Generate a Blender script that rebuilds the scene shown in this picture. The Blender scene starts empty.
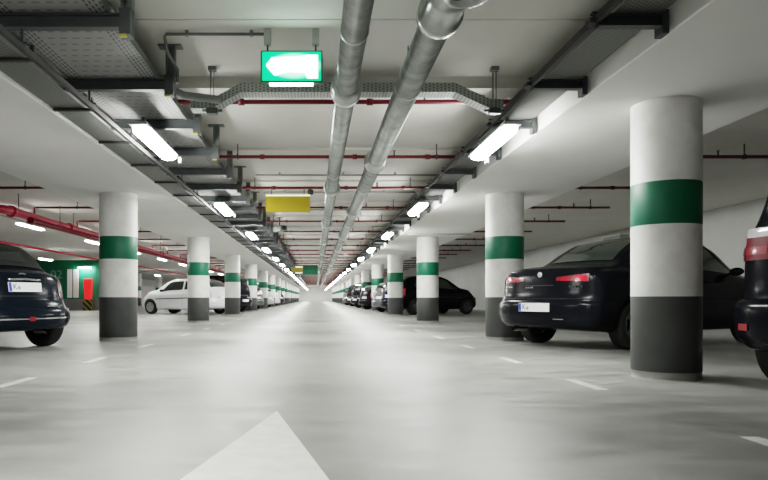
import bpy, bmesh, math, random
import numpy as np
from mathutils import Vector, Matrix
random.seed(4)
sc = bpy.context.scene
COL = sc.collection
H = 0.68            # camera height

# ------------------------------------------------------------------ materials
def new_mat(name):
    m = bpy.data.materials.new(name); m.use_nodes = True
    return m, m.node_tree, m.node_tree.nodes['Principled BSDF']

def mat(name, col, rough=0.5, metal=0.0, emit=None, es=0.0, noise=0.0, nscale=6.0, coat=0.0, spec=0.5, bump=0.0, alpha=1.0, trans=0.0):
    m, nt, b = new_mat(name)
    b.inputs['Base Color'].default_value = (*col, 1)
    b.inputs['Roughness'].default_value = rough
    b.inputs['Metallic'].default_value = metal
    b.inputs['Coat Weight'].default_value = coat
    b.inputs['Coat Roughness'].default_value = 0.04
    b.inputs['Specular IOR Level'].default_value = spec
    b.inputs['Transmission Weight'].default_value = trans
    if emit:
        b.inputs['Emission Color'].default_value = (*emit, 1)
        b.inputs['Emission Strength'].default_value = es
    if noise > 0 or bump > 0:
        tc = nt.nodes.new('ShaderNodeTexCoord')
        n = nt.nodes.new('ShaderNodeTexNoise'); n.inputs['Scale'].default_value = nscale
        n.inputs['Detail'].default_value = 6; n.inputs['Roughness'].default_value = 0.6
        nt.links.new(tc.outputs['Object'], n.inputs['Vector'])
        if noise > 0:
            r = nt.nodes.new('ShaderNodeValToRGB')
            r.color_ramp.elements[0].position = 0.3; r.color_ramp.elements[1].position = 0.7
            r.color_ramp.elements[0].color = (*[c*(1-noise) for c in col], 1)
            r.color_ramp.elements[1].color = (*[min(1, c*(1+noise*0.5)) for c in col], 1)
            nt.links.new(n.outputs['Fac'], r.inputs['Fac'])
            nt.links.new(r.outputs['Color'], b.inputs['Base Color'])
        if bump > 0:
            bp = nt.nodes.new('ShaderNodeBump'); bp.inputs['Strength'].default_value = bump; bp.inputs['Distance'].default_value = 0.01
            nt.links.new(n.outputs['Fac'], bp.inputs['Height'])
            nt.links.new(bp.outputs['Normal'], b.inputs['Normal'])
    return m

def floor_mat():
    m, nt, b = new_mat('polished concrete floor')
    L = nt.links.new
    tc = nt.nodes.new('ShaderNodeTexCoord')
    def noise(scale, detail, sx=1, sy=1):
        mp = nt.nodes.new('ShaderNodeMapping'); mp.inputs['Scale'].default_value = (sx, sy, 1)
        L(tc.outputs['Object'], mp.inputs['Vector'])
        n = nt.nodes.new('ShaderNodeTexNoise'); n.inputs['Scale'].default_value = scale; n.inputs['Detail'].default_value = detail
        L(mp.outputs['Vector'], n.inputs['Vector']); return n
    n1 = noise(0.55, 8, 1, 0.8); n2 = noise(2.3, 8, 1, 2.0); n3 = noise(7.0, 3, 1, 1.6)
    r1 = nt.nodes.new('ShaderNodeValToRGB')
    r1.color_ramp.elements[0].position = 0.32; r1.color_ramp.elements[0].color = (0.15, 0.153, 0.142, 1)
    r1.color_ramp.elements[1].position = 0.68; r1.color_ramp.elements[1].color = (0.35, 0.355, 0.338, 1)
    L(n1.outputs['Fac'], r1.inputs['Fac'])
    r2 = nt.nodes.new('ShaderNodeValToRGB')
    r2.color_ramp.elements[0].position = 0.3; r2.color_ramp.elements[0].color = (0.68, 0.68, 0.65, 1)
    r2.color_ramp.elements[1].position = 0.62; r2.color_ramp.elements[1].color = (1, 1, 1, 1)
    L(n2.outputs['Fac'], r2.inputs['Fac'])
    r3 = nt.nodes.new('ShaderNodeValToRGB')
    r3.color_ramp.elements[0].position = 0.22; r3.color_ramp.elements[0].color = (0.35, 0.34, 0.31, 1)
    r3.color_ramp.elements[1].position = 0.285; r3.color_ramp.elements[1].color = (1, 1, 1, 1)
    L(n3.outputs['Fac'], r3.inputs['Fac'])
    mx = nt.nodes.new('ShaderNodeMix'); mx.data_type = 'RGBA'; mx.blend_type = 'MULTIPLY'; mx.inputs['Factor'].default_value = 1
    L(r1.outputs['Color'], mx.inputs['A']); L(r2.outputs['Color'], mx.inputs['B'])
    my = nt.nodes.new('ShaderNodeMix'); my.data_type = 'RGBA'; my.blend_type = 'MULTIPLY'; my.inputs['Factor'].default_value = 0.8
    L(mx.outputs['Result'], my.inputs['A']); L(r3.outputs['Color'], my.inputs['B'])
    L(my.outputs['Result'], b.inputs['Base Color'])
    mr = nt.nodes.new('ShaderNodeMapRange'); mr.inputs['To Min'].default_value = 0.25; mr.inputs['To Max'].default_value = 0.62
    L(n2.outputs['Fac'], mr.inputs['Value']); L(mr.outputs['Result'], b.inputs['Roughness'])
    bp = nt.nodes.new('ShaderNodeBump'); bp.inputs['Strength'].default_value = 0.25; bp.inputs['Distance'].default_value = 0.01
    n4 = noise(1.6, 4, 0.7, 1.6); L(n4.outputs['Fac'], bp.inputs['Height']); L(bp.outputs['Normal'], b.inputs['Normal'])
    b.inputs['Specular IOR Level'].default_value = 0.85
    return m

def tray_mat(name, base, hole, px, py, side=0.30, edge=0):
    """galvanised sheet punched with rows of slots (object space, X across, Y along)"""
    m, nt, b = new_mat(name); L = nt.links.new
    tc = nt.nodes.new('ShaderNodeTexCoord'); sp = nt.nodes.new('ShaderNodeSeparateXYZ'); L(tc.outputs['Object'], sp.inputs['Vector'])
    def mth(op, a, bb=None, clamp=False):
        n = nt.nodes.new('ShaderNodeMath'); n.operation = op; n.use_clamp = clamp
        for i, q in enumerate((a, bb)):
            if q is None: continue
            if isinstance(q, (int, float)): n.inputs[i].default_value = q
            else: L(q, n.inputs[i])
        return n.outputs[0]
    u = mth('DIVIDE', sp.outputs['X'], px); row = mth('FLOOR', u)
    fu = mth('ABSOLUTE', mth('SUBTRACT', mth('FRACT', u), 0.5))
    v = mth('ADD', mth('DIVIDE', sp.outputs['Y'], py), mth('MULTIPLY', row, 0.5))
    fv = mth('ABSOLUTE', mth('SUBTRACT', mth('FRACT', v), 0.5))
    h = mth('MULTIPLY', mth('LESS_THAN', fu, 0.24), mth('LESS_THAN', fv, side))
    if edge:
        # dense slots only in two bands at the edges, sparse cross slots between
        ax = mth('ABSOLUTE', sp.outputs['X'])
        h = mth('MULTIPLY', h, mth('GREATER_THAN', ax, edge))
        u2 = mth('DIVIDE', sp.outputs['X'], 0.085); v2 = mth('DIVIDE', sp.outputs['Y'], 0.11); r2 = mth('FLOOR', v2)
        f2 = mth('ABSOLUTE', mth('SUBTRACT', mth('FRACT', mth('ADD', u2, mth('MULTIPLY', r2, 0.5))), 0.5))
        g2 = mth('ABSOLUTE', mth('SUBTRACT', mth('FRACT', v2), 0.5))
        h2 = mth('MULTIPLY', mth('MULTIPLY', mth('LESS_THAN', f2, 0.27), mth('LESS_THAN', g2, 0.10)), mth('LESS_THAN', ax, edge-.02))
        h = mth('ADD', h, mth('MULTIPLY', h2, 0.62))
    mx = nt.nodes.new('ShaderNodeMix'); mx.data_type = 'RGBA'
    L(h, mx.inputs['Factor']); mx.inputs['A'].default_value = (*base, 1); mx.inputs['B'].default_value = (*hole, 1)
    L(mx.outputs['Result'], b.inputs['Base Color'])
    b.inputs['Metallic'].default_value = 0.08; b.inputs['Roughness'].default_value = 0.55
    return m

def band_mat():
    """painted column: concrete foot, dark grey, white, green, white (height in object space)"""
    m, nt, b = new_mat('painted column bands'); L = nt.links.new
    tc = nt.nodes.new('ShaderNodeTexCoord'); sp = nt.nodes.new('ShaderNodeSeparateXYZ'); L(tc.outputs['Object'], sp.inputs['Vector'])
    r = nt.nodes.new('ShaderNodeValToRGB'); r.color_ramp.interpolation = 'CONSTANT'
    dv = nt.nodes.new('ShaderNodeMath'); dv.operation = 'DIVIDE'; dv.inputs[1].default_value = 2.5
    L(sp.outputs['Z'], dv.inputs[0]); L(dv.outputs[0], r.inputs['Fac'])
    e = r.color_ramp.elements
    white = (0.82, 0.82, 0.80, 1)
    e[0].position = 0; e[0].color = (0.36, 0.37, 0.34, 1)
    e[1].position = 0.055/2.5; e[1].color = (0.072, 0.076, 0.076, 1)
    for p, c in ((0.692, white), (1.298, (0.0, 0.125, 0.062, 1)), (1.655, white)):
        k = e.new(p/2.5); k.color = c
    n = nt.nodes.new('ShaderNodeTexNoise'); n.inputs['Scale'].default_value = 5; n.inputs['Detail'].default_value = 8
    L(tc.outputs['Object'], n.inputs['Vector'])
    r2 = nt.nodes.new('ShaderNodeValToRGB'); r2.color_ramp.elements[0].position = 0.3; r2.color_ramp.elements[0].color = (0.84, 0.84, 0.83, 1)
    r2.color_ramp.elements[1].position = 0.6
    L(n.outputs['Fac'], r2.inputs['Fac'])
    mx = nt.nodes.new('ShaderNodeMix'); mx.data_type = 'RGBA'; mx.blend_type = 'MULTIPLY'; mx.inputs['Factor'].default_value = 1
    L(r.outputs['Color'], mx.inputs['A']); L(r2.outputs['Color'], mx.inputs['B']); L(mx.outputs['Result'], b.inputs['Base Color'])
    b.inputs['Roughness'].default_value = 0.5
    return m

M = {}
M['floor'] = floor_mat()
M['ceil'] = mat('matt painted concrete ceiling', (0.66, 0.65, 0.61), 0.9, noise=0.08, nscale=1.2)
M['soffit'] = mat('smooth white soffit paint', (0.84, 0.84, 0.81), 0.85, noise=0.05, nscale=1.0)
M['wall'] = mat('white painted wall', (0.66, 0.67, 0.65), 0.85, noise=0.08, nscale=0.8)
M['column'] = band_mat()
M['greenwall'] = mat('green painted wall', (0.0, 0.17, 0.085), 0.6, noise=0.1)
M['greywall'] = mat('grey painted dado', (0.16, 0.17, 0.17), 0.7, noise=0.1)
M['paint_line'] = mat('worn white floor paint', (0.82, 0.82, 0.79), 0.6, noise=0.12, nscale=9)
M['paint_dash'] = mat('scuffed floor paint', (0.60, 0.60, 0.56), 0.55, noise=0.3, nscale=14)
M['paint_faint'] = mat('faded floor paint', (0.36, 0.36, 0.325), 0.5, noise=0.3, nscale=9)
M['pipe'] = mat('galvanised pipe cladding', (0.52, 0.55, 0.53), 0.27, metal=0.6, noise=0.35, nscale=7)
M['pipe_dark'] = mat('dull galvanised coupling', (0.46, 0.49, 0.47), 0.36, metal=0.45, noise=0.2, nscale=8)
M['red'] = mat('red sprinkler pipe paint', (0.16, 0.008, 0.018), 0.4, noise=0.1)
M['redpipe'] = mat('bright red main pipe paint', (0.42, 0.015, 0.05), 0.4, noise=0.1)
M['steel'] = mat('dark galvanised steel', (0.085, 0.095, 0.097), 0.5, metal=0.5, noise=0.2)
M['steel_mid'] = mat('mid grey galvanised steel', (0.20, 0.21, 0.205), 0.5, metal=0.4, noise=0.15)
M['rail'] = mat('very dark steel rail', (0.04, 0.04, 0.04), 0.6)
M['tray'] = tray_mat('perforated wide tray', (0.27, 0.27, 0.27), (0.06, 0.065, 0.065), 0.030, 0.06, .33, edge=.235)
M['tray2'] = tray_mat('perforated narrow tray', (0.17, 0.172, 0.168), (0.07, 0.07, 0.07), 0.026, 0.035)
M['yellowcap'] = mat('yellow cap', (0.55, 0.50, 0.05), 0.5)
M['conduit'] = mat('grey conduit', (0.30, 0.31, 0.29), 0.6)
M['boxgrey'] = mat('light grey plastic box', (0.36, 0.38, 0.35), 0.6)
M['lamp'] = mat('lit fluorescent diffuser', (0.9, 0.95, 0.93), 0.5, emit=(1.0, 0.995, 0.955), es=32)
M['lamp_off'] = mat('grey lamp housing', (0.30, 0.33, 0.33), 0.5)
M['sign_green'] = mat('backlit green sign face', (0.0, 0.4, 0.2), 0.4, emit=(0.0, 0.55, 0.18), es=1.5)
M['sign_glow'] = mat('overlit pale green glow', (0.5, 0.9, 0.7), 0.4, emit=(0.25, 1.0, 0.62), es=1.6)
M['sign_white'] = mat('overlit white pictogram', (0.9, 1, 0.95), 0.4, emit=(0.8, 1.0, 0.9), es=3.0)
M['sign_frame'] = mat('dark green sign casing', (0.01, 0.09, 0.05), 0.5)
M['yellow'] = mat('yellow sign panel', (0.34, 0.265, 0.008), 0.5, noise=0.08, nscale=4)
M['yellow_lit'] = mat('bright sign top edge', (0.8, 0.8, 0.5), 0.5, emit=(1, 1, .6), es=0.4)  # light on the board's top edge put in as pale, glowing colour
M['darkgreen'] = mat('green sign panel', (0.0, 0.14, 0.07), 0.5)
M['white'] = mat('white panel', (0.8, 0.8, 0.8), 0.5)
M['black'] = mat('black plastic', (0.012, 0.012, 0.013), 0.5)
M['rubber'] = mat('black tyre rubber', (0.012, 0.012, 0.012), 0.75)
M['alloy'] = mat('silver alloy rim', (0.45, 0.46, 0.47), 0.35, metal=0.7)
M['alloy_dark'] = mat('dark dusty rim', (0.10, 0.105, 0.11), 0.4, metal=0.6)
M['chrome'] = mat('chrome', (0.75, 0.76, 0.78), 0.12, metal=1.0)
M['paint_black'] = mat('glossy black car paint', (0.006, 0.0065, 0.009), 0.2, coat=0.0, spec=0.10)
M['paint_navy'] = mat('glossy midnight blue car paint', (0.006, 0.010, 0.016), 0.2, coat=0.0, spec=0.10)
M['paint_ink'] = mat('glossy ink black car paint', (0.008, 0.009, 0.012), 0.2, coat=0.0, spec=0.10)
M['paint_white'] = mat('silver white car paint', (0.72, 0.74, 0.75), 0.3, coat=0.6)
M['paint_silver'] = mat('silver car paint', (0.38, 0.40, 0.41), 0.3, metal=0.3, coat=0.6)
M['paint_grey'] = mat('dark grey car paint', (0.04, 0.045, 0.05), 0.3, coat=0.6)
M['glass'] = mat('dark car glass', (0.010, 0.014, 0.013), 0.05, coat=1.0)
M['glass_pale'] = mat('pale green car glass', (0.10, 0.135, 0.115), 0.08, coat=1.0)  # paler tone stands in for the bright wall seen through the glass
M['glass_mid'] = mat('grey green car glass', (0.045, 0.065, 0.055), 0.08, coat=1.0)  # weaker version of the see-through brightness put into the glass colour
M['softtop'] = mat('black fabric soft top', (0.012, 0.014, 0.013), 0.8)
M['taillight'] = mat('red tail light lens', (0.55, 0.01, 0.03), 0.15, coat=1.0, emit=(1, 0.03, 0.06), es=0.05)
M['taildark'] = mat('dark red tail light lens', (0.22, 0.004, 0.014), 0.3, coat=0.2)
M['taildeep'] = mat('deep red tail light lens', (0.12, 0.002, 0.007), 0.35, spec=0.3)
M['clearlens'] = mat('clear lamp lens', (0.55, 0.57, 0.56), 0.12, coat=1.0)
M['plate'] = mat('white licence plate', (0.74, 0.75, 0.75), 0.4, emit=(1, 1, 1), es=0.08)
M['blue'] = mat('blue plate strip', (0.01, 0.06, 0.45), 0.4)
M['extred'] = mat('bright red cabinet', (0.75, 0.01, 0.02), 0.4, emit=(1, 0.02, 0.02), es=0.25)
M['number'] = mat('faded number paint', (0.22, 0.34, 0.29), 0.6)
M['cable'] = mat('black cable', (0.02, 0.02, 0.022), 0.5)

# ------------------------------------------------------------------ mesh builder
class MB:
    def __init__(s): s.v = []; s.f = []; s.m = []; s.sm = []; s.mi = 0
    def add(s, vs, fs, smooth=False):
        o = len(s.v); s.v += [tuple(p) for p in vs]
        for f in fs: s.f.append(tuple(o+i for i in f)); s.m.append(s.mi); s.sm.append(smooth)
        return s
    def box(s, x0, x1, y0, y1, z0, z1):
        return s.add([(x0,y0,z0),(x1,y0,z0),(x1,y1,z0),(x0,y1,z0),(x0,y0,z1),(x1,y0,z1),(x1,y1,z1),(x0,y1,z1)],
                     [(0,3,2,1),(4,5,6,7),(0,1,5,4),(1,2,6,5),(2,3,7,6),(3,0,4,7)])
    def tube(s, pts, r, n=12, caps=True, smooth=True):
        pts = [Vector(p) for p in pts]; rs = r if isinstance(r, (list, tuple)) else [r]*len(pts)
        vs = []; up = None
        for i, p in enumerate(pts):
            a = pts[max(0, i-1)]; b = pts[min(len(pts)-1, i+1)]
            t = (b-a).normalized()
            if up is None: up = Vector((0,0,1)) if abs(t.z) < 0.9 else Vector((1,0,0))
            sd = t.cross(up)
            if sd.length < 1e-4: sd = t.cross(Vector((0,1,0)))
            sd.normalize(); u2 = sd.cross(t).normalized(); up = u2
            for k in range(n):
                an = 2*math.pi*k/n
                vs.append(p + sd*math.cos(an)*rs[i] + u2*math.sin(an)*rs[i])
        fs = []
        for i in range(len(pts)-1):
            for k in range(n):
                fs.append((i*n+k, i*n+(k+1)%n, (i+1)*n+(k+1)%n, (i+1)*n+k))
        s.add(vs, fs, smooth)
        if caps:
            o = len(s.v)-len(vs)
            s.f.append(tuple(o+k for k in range(n))); s.m.append(s.mi); s.sm.append(False)
            s.f.append(tuple(o+(len(pts)-1)*n+k for k in reversed(range(n)))); s.m.append(s.mi); s.sm.append(False)
        return s
    def lathe(s, prof, n=32, axis='z', c=(0,0,0), smooth=True):
        vs = []
        for (r, h) in prof:
            for k in range(n):
                a = 2*math.pi*k/n; p = (r*math.cos(a), r*math.sin(a), h)
                if axis == 'y': p = (p[0], h, p[1])
                if axis == 'x': p = (h, p[0], p[1])
                vs.append((p[0]+c[0], p[1]+c[1], p[2]+c[2]))
        fs = [(i*n+k, i*n+(k+1)%n, (i+1)*n+(k+1)%n, (i+1)*n+k) for i in range(len(prof)-1) for k in range(n)]
        return s.add(vs, fs, smooth)
    def grid(s, rows, smooth=True, flip=False):
        n = len(rows[0]); vs = [p for r in rows for p in r]
        fs = []
        for i in range(len(rows)-1):
            for k in range(n-1):
                q = (i*n+k, i*n+k+1, (i+1)*n+k+1, (i+1)*n+k)
                fs.append(q[::-1] if flip else q)
        return s.add(vs, fs, smooth)
    def prism(s, poly, y0, y1):
        """poly in (x,z), extruded along y"""
        n = len(poly)
        vs = [(p[0], y0, p[1]) for p in poly] + [(p[0], y1, p[1]) for p in poly]
        fs = [tuple(range(n)), tuple(reversed(range(n, 2*n)))] + [(i, i+n, (i+1)%n+n, (i+1)%n) for i in range(n)]
        return s.add(vs, fs)
    def build(s, name, mats, parent=None, loc=(0,0,0), fix=True, bevel=0):
        me = bpy.data.meshes.new(name); me.from_pydata(s.v, [], s.f)
        for m_ in (mats if isinstance(mats, (list, tuple)) else [mats]): me.materials.append(m_)
        for p, mi, sm in zip(me.polygons, s.m, s.sm): p.material_index = mi; p.use_smooth = sm
        if fix:
            bm = bmesh.new(); bm.from_mesh(me); bmesh.ops.remove_doubles(bm, verts=bm.verts, dist=1e-5)
            bmesh.ops.recalc_face_normals(bm, faces=bm.faces); bm.to_mesh(me); bm.free()
        o = bpy.data.objects.new(name, me); COL.objects.link(o); o.location = loc
        if parent: o.parent = parent
        if bevel:
            bv = o.modifiers.new('bevel', 'BEVEL'); bv.width = bevel; bv.segments = 2; bv.limit_method = 'ANGLE'
        return o

def tag(o, label=None, cat=None, group=None, kind=None):
    if label: o['label'] = label
    if cat: o['category'] = cat
    if group: o['group'] = group
    if kind: o['kind'] = kind
    return o
def empty(name, loc=(0,0,0), rz=0, label=None, cat=None, group=None):
    o = bpy.data.objects.new(name, None); COL.objects.link(o); o.location = loc; o.rotation_euler = (0,0,rz); o.empty_display_size = 0.2
    return tag(o, label, cat, group)
def copy_tree(o, parent=None):
    c = o.copy(); COL.objects.link(c)
    if parent: c.parent = parent
    for ch in list(o.children): copy_tree(ch, c)
    return c
ORD = ['nearest','second nearest','third nearest','fourth nearest','fifth nearest','sixth nearest','seventh nearest','eighth nearest','ninth nearest','tenth nearest','eleventh nearest','twelfth nearest','thirteenth nearest','fourteenth nearest']

# ------------------------------------------------------------------ setting
YB, YE = -7.0, 128.0
XL, XR = -19.0, 9.3
ZC = 2.75
b = MB(); b.box(XL, XR, YB, YE, -0.2, 0.0); tag(b.build('floor', M['floor']), kind='structure')
b = MB(); b.box(XL, XR, YB, YE, ZC, ZC+0.2)
ribs = [6.2] + [9.1+2.47*k for k in range(45)]
for y in ribs: b.box(-2.37, 2.23, y-0.05, y+0.05 if y > 7 else y+.2, ZC-(0.035 if y > 7 else .11), ZC)
b.box(-2.37, 2.23, 4.89, 4.905, ZC-0.006, ZC)
tag(b.build('ceiling', M['ceil']), kind='structure')
b = MB(); b.box(-4.15, -2.37, YB, YE, 2.35, ZC); tag(b.build('trim_1', M['soffit'], bevel=0.01), kind='structure')
b = MB(); b.box(2.23, 3.97, YB, YE, 2.35, ZC); tag(b.build('trim_2', M['soffit'], bevel=0.01), kind='structure')
for nm, bx in (('wall_left', (XL-.2, XL, YB, YE)), ('wall_right', (XR, XR+.2, YB, YE)), ('wall_back', (XL, XR, YE, YE+.2)), ('wall_front', (XL, XR, YB-.2, YB))):
    b = MB(); b.box(*bx, 0, ZC); tag(b.build(nm, M['wall']), kind='structure')
# stair core wall on the left (green over grey dado)
b = MB(); b.box(-19, -10.6, 36.0, 38.0, 0.62, ZC); b.mi = 1; b.box(-19, -10.6, 35.97, 38.0, 0, 0.62)
tag(b.build('wall_stair', [M['greenwall'], M['greywall']]), kind='structure')

# ------------------------------------------------------------------ columns
def column(x, y, r=0.30, label='', group=None, ztop=2.35):
    b = MB(); n = 48
    prof = [(r-0.004, 0.0), (r-0.004, 0.055), (r, 0.056), (r, 0.69), (r+.0008, 0.693), (r, 1.0), (r, 1.297), (r+.001, 1.299), (r+.001, 1.654), (r, 1.656), (r, ztop)]
    b.lathe(prof, n)
    o = b.build('concrete_column', M['column'], loc=(x, y, 0), fix=True)
    return tag(o, label, 'column', group, 'thing')
RY = [5.70, 10.66] + [18.25+7.42*k for k in range(14)]
LY = [10.66] + [18.25+7.42*k for k in range(14)]
for i, y in enumerate(RY):
    far = i > 9
    lab = ('tiny far banded column on the right side of the aisle' if far else
           '%s round white column with green band, right of the aisle' % ORD[i])
    column((3.03, 3.055)[i] if i < 2 else 3.1, y, 0.277 if i == 0 else 0.30, lab, 'far right columns' if far else 'right column row')
for i, y in enumerate(LY):
    far = i > 9
    lab = ('tiny far banded column on the left side of the aisle' if far else
           '%s round white column with green band, left of the aisle' % ORD[i])
    column(-3.20 if i == 0 else -3.26, y, 0.30, lab, 'far left columns' if far else 'left column row')
for i, y in enumerate((55.0, 62.4, 69.8)):
    column(-14.9, y, 0.30, ['nearest','middle','farthest'][i] + ' banded column of the row beyond the white hatchback on the left', 'outer left columns', ZC)

# ------------------------------------------------------------------ floor markings
b = MB(); b.add([(-0.235,3.96,.0015),(-0.70,1.40,.0015),(-0.40,1.40,.0015),(-0.40,-1.2,.0015),(-0.06,-1.2,.0015),(-0.06,1.40,.0015),(0.25,1.40,.0015),
                 (-0.235,3.96,.0),(-0.70,1.40,.0),(-0.40,1.40,.0),(-0.40,-1.2,.0),(-0.06,-1.2,.0),(-0.06,1.40,.0),(0.25,1.40,.0)],
                [(0,1,2,5,6),(2,3,4,5)] + [(i,i+1,i+8,i+7) for i in range(6)] + [(6,0,7,13)])
tag(b.build('direction_arrow', M['paint_line']), 'large white arrowhead painted on the floor in the foreground', 'floor marking')
def mark(x, y, side, label, group, faint=True):
    b = MB(); z = .0015
    b.box(x-.045, x+.045, y-.32, y+.32, 0, z)
    r = empty('stall_marking', (0,0,0), 0, label, 'floor marking', group)
    b.build('front_dash', M['paint_dash'], r)
    d = Vector((side*math.cos(math.radians(30)), math.sin(math.radians(30)), 0)); n = Vector((-d.y, d.x, 0))*.04
    p0 = Vector((x+side*.05, y, .0012)); p1 = p0 + d*1.1
    if y < 7: p1 = p0 + d*0.42
    c = MB(); lo = Vector((0,0,-.0012))
    c.add([p0-n, p1-n, p1+n, p0+n, p0-n+lo, p1-n+lo, p1+n+lo, p0+n+lo], [(0,1,2,3),(7,6,5,4),(0,4,5,1),(1,5,6,2),(2,6,7,3),(3,7,4,0)])
    c.build('stall_line', M['paint_faint'], r)
rm = [2.90, 5.17, 7.17, 9.2, 11.3, 13.7, 16.2, 19.7, 23.1, 26.8, 30.5]
lm = [5.3, 7.2, 9.4, 12.2, 14.6, 17.0, 20.4, 23.8, 27.4, 31.0]
for i, y in enumerate(rm): mark(2.12, y, 1, '%s white stall dash with faded line on the floor, right side' % ORD[i], 'right stall marks')
for i, y in enumerate(lm): mark(-2.42, y, -1, '%s white stall dash with faded line on the floor, left side' % ORD[i], 'left stall marks')

# ------------------------------------------------------------------ large galvanised pipes
def pipe_run(x, z, r, label, ys, strap_off):
    root = empty('ventilation_pipe', (x, -2, z), 0, label, 'pipe')
    b = MB(); b.tube([(0,0,0),(0,112,0)], r, 28); b.build('pipe_barrel', M['pipe'], root)
    for i, y in enumerate(ys):
        c = MB(); yy = y+2; R = r
        c.lathe([(R, yy-.17), (R+.028, yy-.165), (R+.035, yy-.10), (R+.035, yy-.03), (R+.042, yy-.02), (R+.042, yy+.03), (R+.03, yy+.04), (R+.03, yy+.10), (R, yy+.105)], 28, 'y')
        c.build('coupling', M['pipe_dark'], root)
    for k in range(13):
        y = strap_off + 4.9*k
        s_ = MB(); s_.lathe([(r+.001, y-.012), (r+.006, y-.012), (r+.006, y+.012), (r+.001, y+.012)], 24, 'y')
        s_.build('seam_band', M['pipe_dark'], root)
        t_ = MB(); t_.tube([(0, y, r), (0, y, ZC-z)], .006, 6); t_.build('hanger_rod', M['steel'], root)
    return root
pA = pipe_run(0.252, 2.43, 0.090, 'left of the two large galvanised pipes running along the aisle ceiling', [5.55+4.9*k for k in range(12)], 6.3)
pB = pipe_run(0.756, 2.41, 0.104, 'right of the two large galvanised pipes running along the aisle ceiling', [8.35+4.9*k for k in range(12)], 7.4)
# big inspection socket on the right pipe (open bright rim facing down)
c = MB(); yy = 4.05+2
c.lathe([(.104, yy-.34), (.115, yy-.33), (.124, yy-.30), (.124, yy-.08), (.140, yy-.07), (.140, yy+.0), (.116, yy+.01), (.104, yy+.05)], 32, 'y'); c.build('inspection_socket', M['pipe'], pB)
c = MB(); c.lathe([(.09, -.02), (.09, -.125), (.115, -.128), (.115, -.15), (.086, -.152), (.086, -.10), (.0, -.10)], 28, 'z', (0.05, yy-.52, .02))
o = c.build('branch_cap', M['clearlens'], pB); o['label'] = 'pale branch cap with bright rim'

# ------------------------------------------------------------------ red sprinkler branch pipes
ZP = 2.575
def branch(y, label, group):
    root = empty('sprinkler_pipe', (0, y, ZP), 0, label, 'pipe', group)
    b = MB(); b.tube([(-5.85 if y > 12 else -8.5,0,0),(6.15,0,0)], .023, 10)
    b.build('branch_pipe', M['red'], root)
    for x in (-0.72, 0.52, -1.9, 1.5, 5.1):
        c = MB(); c.tube([(x-.03,0,0),(x+.03,0,0)], .034, 10); c.build('coupling', M['red'], root)
    for x in (-5.0, -1.05, 1.62, 4.55, 5.75):
        c = MB(); c.tube([(x,0,.02),(x,0,ZC-ZP)], .008, 6); c.box(x-.012, x+.012, -.03, .03, -.03, .03); c.build('hanger', M['steel'], root)
    for x in (1.05, 5.4):
        c = MB(); c.tube([(x,0,.0),(x,0,.075)], .012, 8); c.lathe([(.0,.075),(.022,.08),(.022,.085),(0,.09)], 10, 'z', (x,0,0)); c.build('sprinkler_head', M['steel'], root)
BY = [6.36+2.475*k for k in range(36)]
for i, y in enumerate(BY):
    far = i > 9
    branch(y, 'thin red sprinkler pipe crossing the ceiling far down the aisle' if far else
           '%s thin red sprinkler pipe crossing the ceiling from left to right' % ORD[i], 'far red cross pipes' if far else 'red cross pipes')
# red mains on the left
root = empty('sprinkler_main', (-5.9, 12.3, 2.36), 0, 'thick bright red main pipe along the left parking row, upper of two', 'pipe')
b = MB(); b.tube([(-9,0,0),(-.25,0,0),(-.1,.04,0),(-.02,.15,0),(0,.35,0),(0,80,0)], .085, 16); b.build('main_pipe', M['redpipe'], root)
for y in (0.45, 3.4, 7.9, 12.8, 17.7, 22.6, 27.6):
    c = MB(); c.tube([(0,y-.05,0),(0,y+.05,0)], .115, 16); c.build('flange', M['redpipe'], root)
    c = MB(); c.tube([(0,y+.3,.08),(0,y+.3,.39)], .01, 6); c.build('hanger_rod', M['steel'], root)
for y in [v-12.3 for v in BY if v > 12.4][:20]:
    c = MB(); c.tube([(0,y,.07),(0,y,.215),(.06,y,.215)], .02, 8); c.build('riser', M['redpipe'], root)
root = empty('sprinkler_main', (-5.72, 13.2, 2.235), 0, 'slimmer dark red pipe running just below the thick red main on the left', 'pipe')
b = MB(); b.tube([(0,0,0),(0,79,0)], .05, 14); b.build('main_pipe', M['red'], root)
c = MB(); c.tube([(0,-.02,0),(0,.06,0)], .07, 14); c.build('end_cap', M['red'], root)
for y in (1.5, 6, 11, 16, 21):
    c = MB(); c.tube([(.0,y,.03),(.0,y,.51)], .008, 6); c.build('hanger_rod', M['steel'], root)
b = MB(); b.tube([(-9.0,17.0,2.28),(-9.0,90,2.28)], .035, 10); pass
root = empty('sprinkler_main', (0,0,0)); b.build('main_pipe', M['redpipe'], root)
b = MB(); b.tube([(-9.0,17.0,2.28),(-9.0,17.0,2.748)], .02, 8); b.build('riser', M['redpipe'], root)
tag(root, 'thin pinkish red pipe low on the far left behind the dark convertible', 'pipe')

# grey conduits crossing
for i, (y, x0, x1) in enumerate(((10.85, -1.0, 2.0), (12.6, -1.0, 1.9), (15.1, -1.0, 1.9))):
    b = MB(); b.tube([(x0,y,2.705),(x1,y,2.705)], .016, 8)
    for x in (-.6, .45, 1.3): b.box(x-.012, x+.012, y-.02, y+.02, 2.70, ZC)
    tag(b.build('ceiling_conduit', M['conduit']), '%s slim grey conduit clipped across the aisle ceiling' % ['nearest','middle','farthest'][i], 'conduit', 'cross conduits')
b = MB(); b.tube([(2.4,17.0,2.33),(4.0,17.0,2.33)], .014, 8); tag(b.build('ceiling_conduit', M['conduit']), 'short grey conduit under the soffit left of the second right column', 'conduit')

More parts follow.
